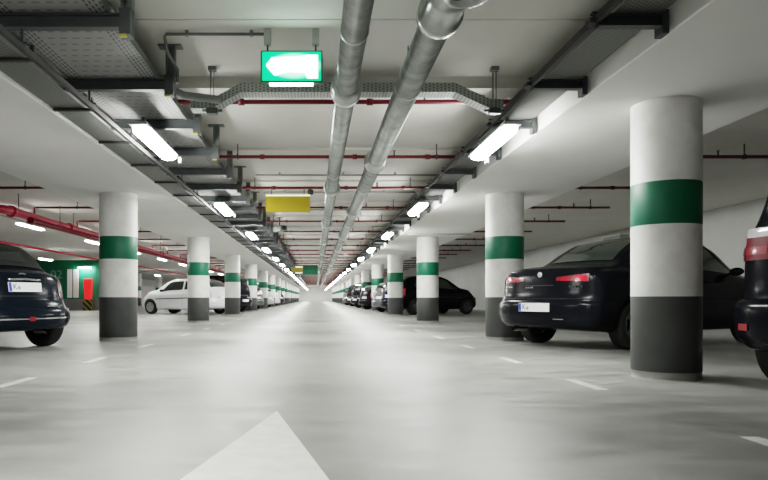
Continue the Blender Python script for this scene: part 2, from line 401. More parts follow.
# ------------------------------------------------------------------ cable trays
def tray(x0, x1, y0, y1, z, h, m, label, lip=True):
    root = empty('cable_tray', ((x0+x1)/2, y0, z), 0, label, 'cable tray')
    w = (x1-x0)/2; L_ = y1-y0
    b = MB(); b.box(-w, w, 0, L_, 0, .004); b.build('tray_floor', m, root)
    for s_ in (-1, 1):
        b = MB(); xa, xb = (w-.004, w+.003) if s_ > 0 else (-w-.003, -w+.004)
        b.box(xa, xb, 0, L_, -.004, h); b.box(min(xa, xb-s_*.0), max(xb, xa), 0, L_, h-.004, h)
        b.build('tray_side', M['steel_mid'], root)
    return root
T1 = tray(-2.02, -1.30, -2, 100, 2.475, .06, M['tray'], 'wide perforated cable tray running along the left of the aisle ceiling')
T2 = tray(-2.355, -2.07, -2, 100, 2.384, .06, M['tray2'], 'narrow perforated tray tucked against the left soffit edge')
T3 = tray(1.87, 2.17, -2, 100, 2.475, .06, M['tray2'], 'narrow perforated cable tray running along the right of the aisle ceiling')
# cables lying on the wide tray and conduit bundles
b = MB()
for x in (-1.36, -1.40, -1.44): b.tube([(x,-2,2.50),(x,100,2.50)], .012, 6)
tag(b.build('cable_bundle', M['cable']), 'black cable bundle lying along the inner edge of the wide left tray', 'cable')
# rails carrying the lamps
def rail(x, z, w, h, label, yl=100):
    root = empty('lighting_rail', (x, -2, z), 0, label, 'rail')
    b = MB(); b.box(-w/2, w/2, 0, yl+2, 0, h); b.build('rail_profile', M['rail'], root)
    for k in range(40):
        y = 6.17+1.2375*k
        c = MB(); c.box(-.035, .035, y-.02, y+.02, h, h+.012); c.box(-.008, .008, y-.012, y+.012, h+.012, 2.475-z-.03); c.build('rail_clip', M['steel'], root)
rail(-1.86, 2.245, .03, .04, 'dark steel rail carrying the left row of ceiling lamps')
rail(1.78, 2.42, .03, .055, 'dark steel rail along the inner edge of the right cable tray')
# tray brackets + posts
def left_bracket():
    root = empty('tray_bracket', (-1.19, 0, 2.38))
    b = MB(); b.box(-.87, -.0, -.02, .02, .0, .088); b.box(-.87, -.0, -.045, -.02, .076, .088); b.box(-.87, 0, -.045, -.02, 0, .010); b.build('cross_channel', M['steel'], root)
    b = MB(); b.box(-.045, .025, -.05, .05, -.045, .12); b.build('end_plate', M['steel'], root)
    b = MB()
    b.box(-.04, -.025, -.03, .03, .12, ZC-2.38-.01); b.box(.02, .035, -.03, .03, .12, ZC-2.38-.01); b.box(-.025, .02, -.004, .004, .12, ZC-2.38-.01)
    b.build('ceiling_post', M['steel_mid'], root)
    b = MB(); b.box(-.10, .09, -.05, .05, ZC-2.38-.012, ZC-2.38); b.build('top_plate', M['steel_mid'], root)
    b = MB(); b.box(-.045, .0, -.053, -.02, -.058, -.045); b.build('end_cap', M['yellowcap'], root)
    b = MB(); b.box(-1.165, -.80, .48, .52, -.022, -.001); b.box(-.835,-.815,.49,.51,-.001,.094); b.build('lower_bar', M['rail'], root)
    return root
def right_bracket():
    root = empty('tray_bracket', (2.2, 0, 2.39))
    b = MB(); b.box(-.42, 0, -.02, .02, .0, .075); b.box(-.42, 0, -.045, -.02, .063, .075); b.box(-.42, 0, -.045, -.02, 0, .010); b.build('cross_channel', M['steel'], root)
    b = MB(); b.box(-.03, .012, -.05, .05, -.05, .10); b.build('end_plate', M['steel'], root)
    b = MB(); b.box(-.47, -.36, -.02, .06, .03, .06); b.build('rail_clamp', M['rail'], root)
    return root
KB = 40
for side, mk, nm in ((-1, left_bracket, 'left'), (1, right_bracket, 'right')):
    proto = mk()
    for k in range(KB):
        o = proto if k == 0 else copy_tree(proto)
        o.location.y = 4.17 + 1.2375*k
        if k > 3:
            for ch in list(o.children):
                if ch.name.startswith(('end_cap',)): bpy.data.objects.remove(ch)
        far = k > 9
        tag(o, ('steel tray bracket in the far stretch of the %s ceiling tray' % nm) if far else
            '%s steel bracket holding up the %s ceiling tray' % (ORD[k], nm), 'bracket', ('far ' if far else '') + nm + ' tray brackets')

# bridging tray that crosses the aisle (box section, bent down at both ends)
def bridge():
    root = empty('crossing_tray', (0, 6.05, 0), 0, 'perforated grey cable tray crossing the aisle ceiling behind the exit sign', 'cable tray')
    path = [(-1.14,2.40),(-.95,2.40),(-.68,2.548),(1.26,2.548),(1.58,2.40),(1.70,2.40)]
    h = .085
    def sw(y0, y1, z0, z1):
        b = MB(); vs = []
        for (x, z) in path: vs += [(x,y0,z+z0),(x,y1,z+z0),(x,y1,z+z1),(x,y0,z+z1)]
        fs = [(0,3,2,1)] + [(len(vs)-4,len(vs)-3,len(vs)-2,len(vs)-1)]
        for i in range(len(path)-1):
            for k in range(4):
                fs.append((i*4+k, i*4+(k+1)%4, (i+1)*4+(k+1)%4, (i+1)*4+k))
        b.add(vs, fs); return b
    sw(-.08, .08, 0, .004).build('tray_floor', M['tray2x'], root)
    sw(-.083, -.079, 0, h).build('tray_side', M['tray2z'], root)
    sw(.079, .083, 0, h).build('tray_side', M['tray2z'], root)
    return root
def swz(name, hgt):
    m = tray_mat(name, (0.40,0.42,0.40), (0.08,0.09,0.085), 0.05, 0.03); return m
M['tray2x'] = tray_mat('bridge tray slots', (0.46,0.48,0.46), (0.14,0.15,0.145), 0.03, 0.025)
m_ = tray_mat('bridge side slots', (0.34,0.37,0.35), (0.14,0.15,0.145), 0.035, 0.025)
for n_ in m_.node_tree.nodes:
    if n_.type == 'SEPXYZ':
        for l in list(m_.node_tree.links):
            if l.from_socket == n_.outputs['Y']:
                to = l.to_socket; m_.node_tree.links.remove(l); m_.node_tree.links.new(n_.outputs['Z'], to)
M['tray2z'] = m_
bridge()
for x, nm in ((-.93,'left'), (1.60,'right')):
    root = empty('threaded_hanger', (x, 5.90, 2.38), 0, 'steel drop rod with plates carrying the %s end of the crossing tray' % nm, 'hanger')
    b = MB(); b.box(-.018, -.010, -.01, .01, 0, ZC-2.38); b.box(.010, .018, -.01, .01, 0, ZC-2.38); b.build('rod', M['steel_mid'], root)
    b = MB(); b.box(-.035, .035, -.03, .03, ZC-2.38-.035, ZC-2.38); b.build('top_bracket', M['steel_mid'], root)
    b = MB(); b.box(-.05, .05, -.03, .03, -.05, -.0); b.tube([(-.09,0,-.02),(.09,0,-.02)], .012, 8); b.build('clamp', M['steel'], root)
b = MB(); b.tube([(-1.24,5.55,2.52),(-1.22,5.62,2.46),(-1.15,5.68,2.43),(-1.02,5.72,2.425),(-.95,5.78,2.435),(-.86,5.88,2.45)], .035, 12)
tag(b.build('flexible_duct', M['steel_mid']), 'bent grey cable sleeve sagging from the left tray to the crossing tray', 'conduit')

# ------------------------------------------------------------------ lamps
def lamp(xc, zc, rail_side):
    root = empty('fluorescent_lamp', (xc, 0, zc))
    L2 = .70
    b = MB()   # diffuser: rounded trough, ends rounded
    rows = []
    for i in range(15):
        t = -1+2*i/14; y = t*(L2-.04); e = math.sqrt(max(0, 1-max(0, (abs(t)-.90)/.10)**2))*.9+.1 if abs(t) > .9 else 1
        row = []
        for k in range(13):
            a = math.pi*k/12
            row.append((-.086*math.cos(a)*(.55+.45*e), y, .075-.06*math.sin(a)**.6*e))
        rows.append(row)
    b.grid(rows)
    b.f.append(tuple(range(12, -1, -1))); b.m.append(0); b.sm.append(False)
    o_ = len(b.v)-13; b.f.append(tuple(o_+k for k in range(13))); b.m.append(0); b.sm.append(False)
    b.build('diffuser', M['lamp'], root)
    b = MB(); b.box(-.088, .088, -L2-.03, L2, .076, .105); b.build('housing', M['lamp_off'], root, bevel=.008)
    for s_ in (-1, 1):
        b = MB(); b.box(-.015, .015, s_*.5-.02, s_*.5+.02, .10, 2.38-zc+.01); b.build('mounting', M['steel'], root)
    b = MB(); b.box(.095, .125, L2-.10, L2-.04, .0, .06); b.build('clip', M['lamp_off'], root)
    return root
def lamp_row(x, z, ys, nm, where, nfar=8):
    proto = lamp(x, z, 1)
    for i, y in enumerate(ys):
        o = proto if i == 0 else copy_tree(proto)
        o.location = (x, y, z)
        far = i >= nfar and y > 5
        if x < -5: o.scale = (.7, 1, .6)
        if y < 5:
            tag(o, 'lit fluorescent lamp just above the camera, out of frame', 'lamp', 'near '+nm); continue
        tag(o, ('far lit lamp of the %s' % where) if far else '%s lit fluorescent lamp in the %s' % (ORD[i], where), 'lamp', ('far ' if far else '')+nm)
lamp_row(-1.63, 2.19, [6.73+4.94*k for k in range(25)] + [1.79], 'left lamp row', 'row under the left cable tray')
lamp_row(1.80, 2.19, [6.73+4.94*k for k in range(25)], 'right lamp row', 'row under the right cable tray')
lamp_row(-6.55, 2.28, [15.1+4.3*k for k in range(16)], 'outer left lamp row', 'outer left row beside the thick red main', 4)
lamp_row(-11.5, 2.28, [28+9.88*k for k in range(6)], 'distant left lamp row', 'row deep on the far left', 2)
b = MB(); b.box(-6.57, -6.53, 13, 85, 2.39, 2.41)
tag(b.build('lighting_rail', M['conduit']), 'thin grey rail over the left bays holding the outer lamps', 'rail')
b = MB(); b.box(-11.52, -11.48, 39, 85, 2.39, 2.41)
tag(b.build('lighting_rail', M['conduit']), 'thin grey rail deep on the far left holding the distant lamps', 'rail')

# ------------------------------------------------------------------ exit sign
root = empty('exit_sign', (-0.187, 5.08, 2.335), 0, 'glowing green emergency exit sign with overlit white arrow pictogram hanging from the ceiling', 'sign')
W2, HS = .238, .245
b = MB(); b.box(-W2, W2, -.03, .03, 0, HS); b.build('casing', M['sign_frame'], root, bevel=.004)
b = MB(); b.box(-W2+.013, W2-.013, -.0345, -.030, .013, HS-.013); f_ = b.build('lit_face', M['sign_green'], root)
# soft glow plate painted on the face by a smooth radial mix
mg, nt, bs = new_mat('green to white overlit face')
tc = nt.nodes.new('ShaderNodeTexCoord'); mp = nt.nodes.new('ShaderNodeMapping'); nt.links.new(tc.outputs['Object'], mp.inputs['Vector'])
mp.inputs['Location'].default_value = (-0.02*4.6, 0, -.125*9.5); mp.inputs['Scale'].default_value = (4.6, 0, 9.5)
gr = nt.nodes.new('ShaderNodeTexGradient'); gr.gradient_type = 'SPHERICAL'; nt.links.new(mp.outputs['Vector'], gr.inputs['Vector'])
rp = nt.nodes.new('ShaderNodeValToRGB'); nt.links.new(gr.outputs['Fac'], rp.inputs['Fac'])
rp.color_ramp.elements[0].position = 0.0; rp.color_ramp.elements[0].color = (0.0, 0.30, 0.075, 1)
rp.color_ramp.elements[1].position = 0.38; rp.color_ramp.elements[1].color = (0.25, 0.85, 0.50, 1)
nt.links.new(rp.outputs['Color'], bs.inputs['Emission Color']); bs.inputs['Emission Strength'].default_value = 1.2
bs.inputs['Base Color'].default_value = (0, .3, .15, 1)
f_.data.materials[0] = mg
b = MB(); y0, y1 = -.038, -.0345
b.prism([(-.195,.13),(-.15,.188),(.04,.195),(.12,.207),(.20,.207),(.20,.03),(.12,.03),(.10,.072),(-.02,.078),(-.09,.062),(-.13,.05)], y0, y1)
b.build('pictogram', M['sign_white'], root)
b = MB(); b.box(-.17, .165, -.022, .022, -.014, 0); b.build('downlight_strip', M['sign_white'], root)
for x in (-.187, .185):
    b = MB(); b.box(x-.027, x+.027, -.03, .03, .295, .415); b.build('mounting_box', M['boxgrey'], root, bevel=.004)
    b = MB(); b.tube([(x,0,HS),(x,0,.30)], .007, 8); b.build('rod', M['steel'], root)
b = MB(); b.tube([(-.40,5.1,2.725),(-1.16,5.1,2.725),(-1.175,5.11,2.71),(-1.175,5.2,2.62),(-1.14,5.42,2.56),(-1.14,5.42,2.45)], .013, 8)
for x in (-.5,-1.0): b.box(x-.012, x+.012, 5.08, 5.12, 2.71, ZC)
tag(b.build('sign_conduit', M['steel_mid']), 'thin grey conduit along the ceiling feeding the green exit sign from the left', 'conduit')
# ------------------------------------------------------------------ yellow sign, camera, far signs
root = empty('hanging_sign', (-.52, 12.2, 2.27), 0, 'plain yellow hanging sign board over the left of the aisle', 'sign')
b = MB(); b.box(-.41, .41, -.03, .03, 0, .30); b.build('board', M['yellow'], root, bevel=.005)
b = MB(); b.box(-.41, .41, -.035, .03, .295, .32); b.build('top_edge', M['yellow_lit'], root)
for x in (-.3, .3):
    b = MB(); b.tube([(x,0,.31),(x,0,ZC-2.27)], .01, 6); b.build('rod', M['steel'], root)
b = MB(); b.box(.38, .44, -.02, .05, .34, .44); b.lathe([(0,.34),(.05,.35),(.06,.39),(.05,.43),(0,.44)], 12, 'z', (.42,-.02,-.02)); b.build('junction_box', M['rail'], root)
root = empty('security_camera', (-.92, 16.9, 2.32), math.radians(22), 'long grey security camera housing hanging beyond the yellow sign', 'camera')
b = MB(); b.box(-.09, .09, -.28, .28, .07, .20); b.build('housing', M['steel_mid'], root, bevel=.012)
b = MB(); b.lathe([(.0,-.30),(.05,-.30),(.055,-.27)], 16, 'y', (0,0,.135)); b.build('lens', M['black'], root)
b = MB(); b.tube([(0,.05,.20),(0,.05,.43)], .018, 8); b.box(-.06,.06,-.01,.11,.415,.43); b.build('mount', M['steel'], root)
root = empty('hanging_sign', (-.22, 39.0, 2.05), 0, 'distant green hanging direction sign over the middle of the aisle', 'sign')
b = MB(); b.box(-.55, .33, -.04, .04, 0, .48); b.build('board', M['darkgreen'], root)
b = MB()
for x0, x1, z0, z1 in ((-.42,-.20,.28,.40),(-.12,.02,.30,.38),(.08,.22,.28,.40),(.25,.30,.30,.38),(-.40,.28,.12,.16)): b.box(x0,x1,-.045,-.04,z0,z1)
b.build('lettering', M['sign_frame'], root)
b = MB(); b.box(-.55,.33,-.05,.05,.48,.55); b.build('top_edge', M['sign_frame'], root)
b = MB(); b.tube([(-.4,0,.5),(-.4,0,ZC-2.05)], .015, 6); b.tube([(.25,0,.5),(.25,0,ZC-2.05)], .015, 6); b.build('rod', M['steel'], root)
root = empty('hanging_sign', (-1.0, 38.4, 2.12), 0, 'small white lit sign left of the distant green sign', 'sign')
b = MB(); b.box(-.2, .2, -.04, .04, 0, .40); b.build('board', M['yellow_lit'], root)
b = MB(); b.tube([(0,0,.4),(0,0,ZC-2.12)], .015, 6); b.build('rod', M['steel'], root)
root = empty('hanging_sign', (-.98, 34.5, 2.02), 0, 'small yellow hanging sign below left of the distant green sign', 'sign')
b = MB(); b.box(-.32, .28, -.03, .03, 0, .25); b.build('board', M['yellow'], root)
b = MB(); b.tube([(-.2,0,.25),(-.2,0,ZC-2.02)], .01, 6); b.tube([(.2,0,.25),(.2,0,ZC-2.02)], .01, 6); b.build('rod', M['steel'], root)

# ------------------------------------------------------------------ stair wall details
yw = 36.0
root = empty('wall_panel', (-13.28, yw-.032, 0), 0, 'pair of tall white panels on the green wall far on the left', 'panel')
for s_ in (-1, 1):
    b = MB(); x0 = .03 if s_ > 0 else -.30; b.box(x0, x0+.27, -.05, 0, .70, 2.25); b.build('white_panel', M['white'], root)
b = MB(); b.box(-.03, .03, -.045, 0, .70, 2.25); b.build('dark_gap', M['sign_frame'], root)
def text_obj(body, size, m, parent, loc, rot, name, ext=.002):
    cu = bpy.data.curves.new(name, 'FONT'); cu.body = body; cu.size = size; cu.extrude = ext; cu.align_x = 'CENTER'; cu.align_y = 'CENTER'
    tmp = bpy.data.objects.new(name+'_t', cu); COL.objects.link(tmp)
    bpy.context.view_layer.update()
    me = bpy.data.meshes.new_from_object(tmp.evaluated_get(bpy.context.evaluated_depsgraph_get()))
    bpy.data.objects.remove(tmp); me.materials.clear(); me.materials.append(m)
    o = bpy.data.objects.new(name, me); COL.objects.link(o); o.location = loc; o.rotation_euler = rot
    if parent: o.parent = parent
    return o
o = text_obj('02', .66, M['number'], None, (-14.2, yw-.012, 1.95), (math.radians(90), 0, 0), 'wall_number', .01)
tag(o, 'white painted number 02 on the far green wall', 'wall sign')
root = empty('fire_cabinet', (-12.35, yw-.28, 0), 0, 'bright red fire equipment cabinet on a yellow and black striped base by the green wall', 'cabinet')
b = MB(); b.prism([(-.16,.62),(.14,.62),(.20,1.72),(-.24,1.72)], -.15, .15); b.build('cabinet_body', M['extred'], root, bevel=.02)
ms, nt, bs = new_mat('yellow black hazard stripes')
tc = nt.nodes.new('ShaderNodeTexCoord'); wv = nt.nodes.new('ShaderNodeTexWave'); wv.bands_direction = 'DIAGONAL'; wv.inputs['Scale'].default_value = 2.0
nt.links.new(tc.outputs['Object'], wv.inputs['Vector']); rp = nt.nodes.new('ShaderNodeValToRGB'); rp.color_ramp.interpolation = 'CONSTANT'
rp.color_ramp.elements[0].color = (.02,.02,.02,1); rp.color_ramp.elements[1].color = (.30,.25,.04,1); rp.color_ramp.elements[1].position = .7
nt.links.new(wv.outputs['Fac'], rp.inputs['Fac']); nt.links.new(rp.outputs['Color'], bs.inputs['Base Color'])
b = MB(); b.box(-.24, .24, -.2, .2, 0, .60); b.build('striped_base', ms, root, bevel=.01)
root = empty('wall_lamp', (-12.6, yw-.15, 2.35), 0, 'small bright lamp on top of the green wall lighting it up', 'lamp')
b = MB(); b.box(-.35, .35, -.08, .08, 0, .08); b.build('housing', M['lamp_off'], root)
b = MB(); b.box(-.33, .33, -.07, .07, -.03, 0); b.build('diffuser', M['lamp'], root)
# wall box on the right wall
root = empty('wall_duct', (XR-.14, 20.1, 2.27), 0, 'pale grey box on the right wall just above the black saloon roof', 'duct')
b = MB(); b.box(-.14, .14, -.6, .6, 0, .3); b.build('duct_body', M['boxgrey'], root, bevel=.02)
b = MB(); b.box(-.15, .14, -.62, .62, .30, .33); b.build('lid', M['white'], root)

# ------------------------------------------------------------------ cars
def pchip(xs, ys):
    xs = np.array(xs, float); ys = np.array(ys, float); h = np.diff(xs); d = np.diff(ys)/h
    m = np.zeros(len(xs))
    for i in range(1, len(xs)-1):
        if d[i-1]*d[i] > 0: m[i] = 2*d[i-1]*d[i]/(d[i-1]+d[i])
    m[0] = d[0]; m[-1] = d[-1]
    def f(x):
        x = min(max(x, xs[0]), xs[-1]); i = min(int(np.searchsorted(xs, x, 'right'))-1, len(h)-1)
        t = (x-xs[i])/h[i]
        return float((2*t**3-3*t**2+1)*ys[i] + (t**3-2*t**2+t)*h[i]*m[i] + (-2*t**3+3*t**2)*ys[i+1] + (t**3-t**2)*h[i]*m[i+1])
    return f

class Body:
    def __init__(s, L, W, top, belt, wt, bottom=.2, rear=((.2,.06),(.35,0),(.6,0),(.66,.05),(1.0,.09)), front=((.2,.1),(.4,0),(.6,.02),(.8,.14)), cr=.20, cf=.30, crown=.02):
        s.L, s.W = L, W
        s.top = pchip(*zip(*top)); s.belt = pchip(*zip(*belt)); s.wt = pchip(*zip(*wt))
        s.bot = pchip((0,.35,.8,L-.8,L-.3,L), (bottom+.06,bottom+.01,bottom-.02,bottom-.02,bottom+.0,bottom+.04))
        s.w = pchip((0,.06,.5,L*.5,L-.6,L-.06,L), (W-.05,W-.02,W-.005,W,W-.01,W-.05,W-.09))
        s.rp = pchip(*zip(*rear)); s.fp = pchip(*zip(*front)); s.cr, s.cf, s.crown = cr, cf, crown
    def pts(s, x):
        w, zb, t, be, wt = s.w(x), s.bot(x), s.top(x), s.belt(x), s.wt(x)
        be = min(be, t-.035)
        return [(0,zb),(w-.22,zb),(w-.07,zb+.02),(w-.02,zb+.13),(w,(zb+be)/2+.03),(w-.012,be-.11),(w-.06,be),
                (wt+.02,max(be+.01,t-.055)),(wt-.06,t-.006),(wt*.5,t+s.crown*.75),(0,t+s.crown)]
    def sec(s, x, v):
        p = s.pts(x); n = len(p); v = min(max(v, 0), n-1); i = min(int(v), n-2); t = v-i
        a = p[i-1] if i > 0 else (-p[1][0], p[1][1]); b_ = p[i]; c = p[i+1]; d = p[i+2] if i+2 < n else (-p[n-2][0], p[n-2][1])
        k = .42
        o = []
        for q in (0, 1):
            m0 = k*(c[q]-a[q]); m1 = k*(d[q]-b_[q])
            o.append((2*t**3-3*t**2+1)*b_[q]+(t**3-2*t**2+t)*m0+(-2*t**3+3*t**2)*c[q]+(t**3-t**2)*m1)
        return max(0, o[0]), o[1]
    def warp(s, x, y, z):
        e = max(0, 1-x/.75)**2; f = max(0, 1-(s.L-x)/.9)**2; q = min(1.0, abs(y)/s.W)
        return (x + e*(s.rp(z)+s.cr*q**3.2) - f*(s.fp(z)+s.cf*q**2.6), y, z)
    def P(s, x, v, side=1, off=0.0):
        y, z = s.sec(x, v)
        p = Vector(s.warp(x, y*side, z))
        if off:
            y1, z1 = s.sec(x, v+.05); y2, z2 = s.sec(x, v-.05)
            tv = Vector(s.warp(x, y1*side, z1))-Vector(s.warp(x, y2*side, z2))
            x1, x2 = x+.02, x-.02
            a = s.sec(x1, v); c = s.sec(x2, v)
            tx = Vector(s.warp(x1, a[0]*side, a[1]))-Vector(s.warp(x2, c[0]*side, c[1]))
            n = tx.cross(tv)
            if n.length > 1e-9:
                n.normalize()
                ctr = Vector((x, 0, .6))
                if n.dot(p-ctr) < 0: n = -n
                p = p+n*off
        return p
    def R(s, y, z, off=.006, x=0.0):
        p = s.warp(x, y, z); return Vector((p[0]-off, p[1], p[2]))
    def F(s, y, z, off=.006):
        p = s.warp(s.L, y, z); return Vector((p[0]+off, p[1], p[2]))
    def half_w(s, x, z):
        """half width on the flank at height z"""
        best = None
        for i in range(61):
            v = 2+i*8/60; y, zz = s.sec(x, v)
            if best is None or abs(zz-z) < best[0]: best = (abs(zz-z), y, v)
        return best[1], best[2]
    def mesh(s):
        b = MB(); nx = 64; xs = [0, .03, .07, .12] + [.12+(s.L-.24)*i/nx for i in range(1, nx)] + [s.L-.12, s.L-.07, s.L-.03, s.L]
        NV = 40; vv = [10*i/NV for i in range(NV+1)]
        rows = []
        for x in xs:
            h = [s.sec(x, v) for v in vv]; h[0] = (0, h[0][1]); h[-1] = (0, h[-1][1])
            loop = [s.warp(x, y, z) for y, z in h] + [s.warp(x, -y, z) for y, z in h[-2:0:-1]]
            rows.append(loop+[loop[0]])
        b.grid(rows)
        for x in (0, s.L):
            h = [s.sec(x, v) for v in vv]; h[0] = (0, h[0][1]); h[-1] = (0, h[-1][1])
            g = []
            for y, z in h:
                g.append([s.warp(x, y*(1-2*k/12), z) for k in range(13)])
            b.grid(g)
        return b
    def side_patch(s, x0f, x1f, v0, v1, side, off=.005, nx=14, nv=5):
        """patch between x0f(v), x1f(v) from v0 to v1"""
        rows = []
        for j in range(nv+1):
            v = v0+(v1-v0)*j/nv; t = j/nv
            rows.append([s.P(x0f(t)+(x1f(t)-x0f(t))*i/nx, v, side, off) for i in range(nx+1)])
        return rows
    def top_patch(s, x0, x1, vin0, vin1, off=.005, nx=12, nv=14):
        rows = []
        for i in range(nx+1):
            x = x0+(x1-x0)*i/nx; ve = vin0+(vin1-vin0)*i/nx
            row = []
            for k in range(nv+1):
                t = -1+2*k/nv
                v = 10-(10-ve)*abs(t)
                row.append(s.P(x, v, 1 if t >= 0 else -1, off))
            rows.append(row)
        return rows
    def rear_patch(s, y0, y1, zlo, zhi, off=.006, ny=10, nz=4, fn=None, front=False):
        rows = []
        for j in range(nz+1):
            t = j/nz
            row = []
            for i in range(ny+1):
                u = i/ny; y = y0+(y1-y0)*u
                a = zlo(u) if callable(zlo) else zlo; c = zhi(u) if callable(zhi) else zhi
                z = a+(c-a)*t
                row.append((s.F if front else s.R)(y, z, off))
            rows.append(row)
        return rows

def wheel_bm(r, w, s_):
    b = MB()
    b.lathe([(r*.62,-w*.46),(r*.70,-w*.5),(r*.93,-w*.5),(r*.985,-w*.42),(r,-w*.25),(r,w*.25),(r*.985,w*.42),(r*.93,w*.5),(r*.70,w*.5),(r*.62,w*.46)], 40, 'y')
    return b
def rim_bm(r, w, s_, spokes=7):
    b = MB(); o = s_
    b.lathe([(r*.64,o*w*.47),(r*.66,o*w*.50),(r*.60,o*w*.49),(r*.57,o*w*.30),(r*.56,-o*w*.40)], 36, 'y')
    b.lathe([(r*.56,-o*w*.05),(0,-o*w*.05)], 36, 'y')
    b.lathe([(r*.13,o*w*.10),(r*.14,o*w*.40),(r*.10,o*w*.44),(0,o*w*.44)], 20, 'y')
    for k in range(spokes):
        a = 2*math.pi*k/spokes; c, s2 = math.cos(a), math.sin(a); hw = r*.075
        pts = []
        for rr, yy, wd in ((r*.10, .40, 1.25), (r*.40, .42, 1.0), (r*.60, .44, 1.3)):
            for sg in (-1, 1): pts.append((rr*c - sg*hw*wd*s2, o*w*yy, rr*s2 + sg*hw*wd*c))
            for sg in (1, -1): pts.append((rr*c - sg*hw*wd*s2, o*w*(yy-.22), rr*s2 + sg*hw*wd*c))
        fs = []
        for i in range(2):
            for q in range(4): fs.append((i*4+q, i*4+(q+1)%4, (i+1)*4+(q+1)%4, (i+1)*4+q))
        b.add(pts, fs+[(0,3,2,1),(8,9,10,11)])
    return b
def bool_arches(obj, wheels_x, r, W):
    cutters = []
    for x in wheels_x:
        for s_ in (-1, 1):
            c = MB(); R_ = r*1.14
            c.tube([(x, s_*(W-.27), r+.01), (x, s_*(W+.2), r+.01)], R_, 40)
            cutters.append(c.build('cut', M['black']))
    for c in cutters:
        md = obj.modifiers.new('b', 'BOOLEAN'); md.operation = 'DIFFERENCE'; md.object = c; md.solver = 'EXACT'
    bpy.context.view_layer.update()
    dg = bpy.context.evaluated_depsgraph_get()
    me = bpy.data.meshes.new_from_object(obj.evaluated_get(dg))
    obj.modifiers.clear(); obj.data = me
    for c in cutters: bpy.data.objects.remove(c)
    if len(me.materials) < 2 or me.materials[1] is None:
        pass
    # wheel-well faces black
    names = [m.name if m else '' for m in me.materials]
    if M['black'].name not in names: me.materials.append(M['black']); 
    bi = [m.name if m else '' for m in me.materials].index(M['black'].name)
    for p in me.polygons:
        c = p.center
        for x in wheels_x:
            if math.hypot(c.x-x, c.z-r-.01) < r*1.14+.004 and abs(c.y) < W-.04 and c.z > .17:
                if abs(p.normal.y) > .9 and abs(c.y) > W-.25: continue
                if abs(abs(c.y)-(W-.27)) < .01 or abs(p.normal.y) < .35: p.material_index = bi; p.use_smooth = False

def plate(root, body, zc, w=.52, h=.112, front=False, text='K', tilt=0.0, y=0.0):
    p = Vector(body.F(y, zc, .012)) if front else Vector(body.R(y, zc, .012))
    r = bpy.data.objects.new('license_plate', None)
    bpy.data.objects.remove(r)
    sg = -1 if not front else 1
    b = MB(); b.box(-.004, .004, -w/2, w/2, -h/2, h/2); pl = b.build('license_plate', M['plate'], root, loc=(p.x, p.y, p.z)); pl.rotation_euler = (0, tilt, 0)
    # the viewer behind the car sees +y on the left
    b = MB(); ys = (w/2-.045, w/2-.004)
    b.box(sg*.0045, sg*.006, ys[0], ys[1], -h/2+.004, h/2-.004); b.build('country_strip', M['blue'], pl)
    t = text_obj(text, .105, M['black'], pl, (sg*.005, w/2-.095, -.0), (math.radians(90), 0, math.radians(-90)), 'plate_letter', .001)
    b = MB(); b.lathe([(0, 0), (.022, 0), (.022, .002), (0, .002)], 14, 'x', (sg*.005, w/2-.155, -.01)); b.build('registration_seal', M['conduit'], pl)
    return pl

def add_wheels(root, body, wxs, r, w, rimm, spokes=7, inset=.015):
    for x in wxs:
        for s_ in (-1, 1):
            wb = wheel_bm(r, w, s_).build('wheel', M['rubber'], root, loc=(x, s_*(body.W-w/2-inset), r))
            rim_bm(r, w, s_, spokes).build('rim', rimm, wb)

def bumper_part(root, body, z0, z1, out, m, xw=.55, front=False, name='rear_bumper'):
    """wraps round the end and onto the flanks"""
    b = MB(); rows = []
    hw0 = body.half_w(.35 if not front else body.L-.35, (z0+z1)/2)[0]
    ts = [i/10 for i in range(11)]
    for t in ts:
        z = z0+(z1-z0)*t; o = out*math.sin(math.pi*min(1, max(0, t)))**.4 if 0 < t < 1 else -.004
        row = []
        for side in (-1, 1):
            seq = [xw-(xw-.02)*k/9 for k in range(10)]
            if side == 1: seq = seq[::-1]
            part = []
            for x in seq:
                xx = x if not front else body.L-x
                hw, v = body.half_w(xx, z)
                # exact height on the flank
                lo, hi = 2.0, 6.0
                for _ in range(18):
                    mid = (lo+hi)/2
                    if body.sec(xx, mid)[1] < z: lo = mid
                    else: hi = mid
                y, _z = body.sec(xx, (lo+hi)/2)
                p = Vector(body.warp(xx, y*side, z)); p.y += side*o; p.x += (-o if not front else o)*(1-x/xw)
                part.append(p)
            if side == -1:
                row += part
                hw = body.sec(0 if not front else body.L, (lo+hi)/2)[0]
                for k in range(1, 14):
                    y = -hw+2*hw*k/14
                    p = body.R(y, z, o) if not front else body.F(y, z, o)
                    row.append(p)
            else: row += part
        rows.append(row)
    b.grid(rows)
    return b.build(name, m, root)

def strip(root, body, z0, z1, off, m, name, y0=None, y1=None, front=False):
    w = body.W*.93
    b = MB(); b.grid(body.rear_patch(-w if y0 is None else y0, w if y1 is None else y1, z0, z1, off, ny=18, nz=2, front=front))
    return b.build(name, m, root)

def side_line(root, body, x0, x1, v, m, name, r=.006, off=.002, sides=(-1,1), xf=None):
    for s_ in sides:
        b = MB(); b.tube([body.P(x0+(x1-x0)*i/16, v, s_, off) for i in range(17)], r, 6); b.build(name, m, root)

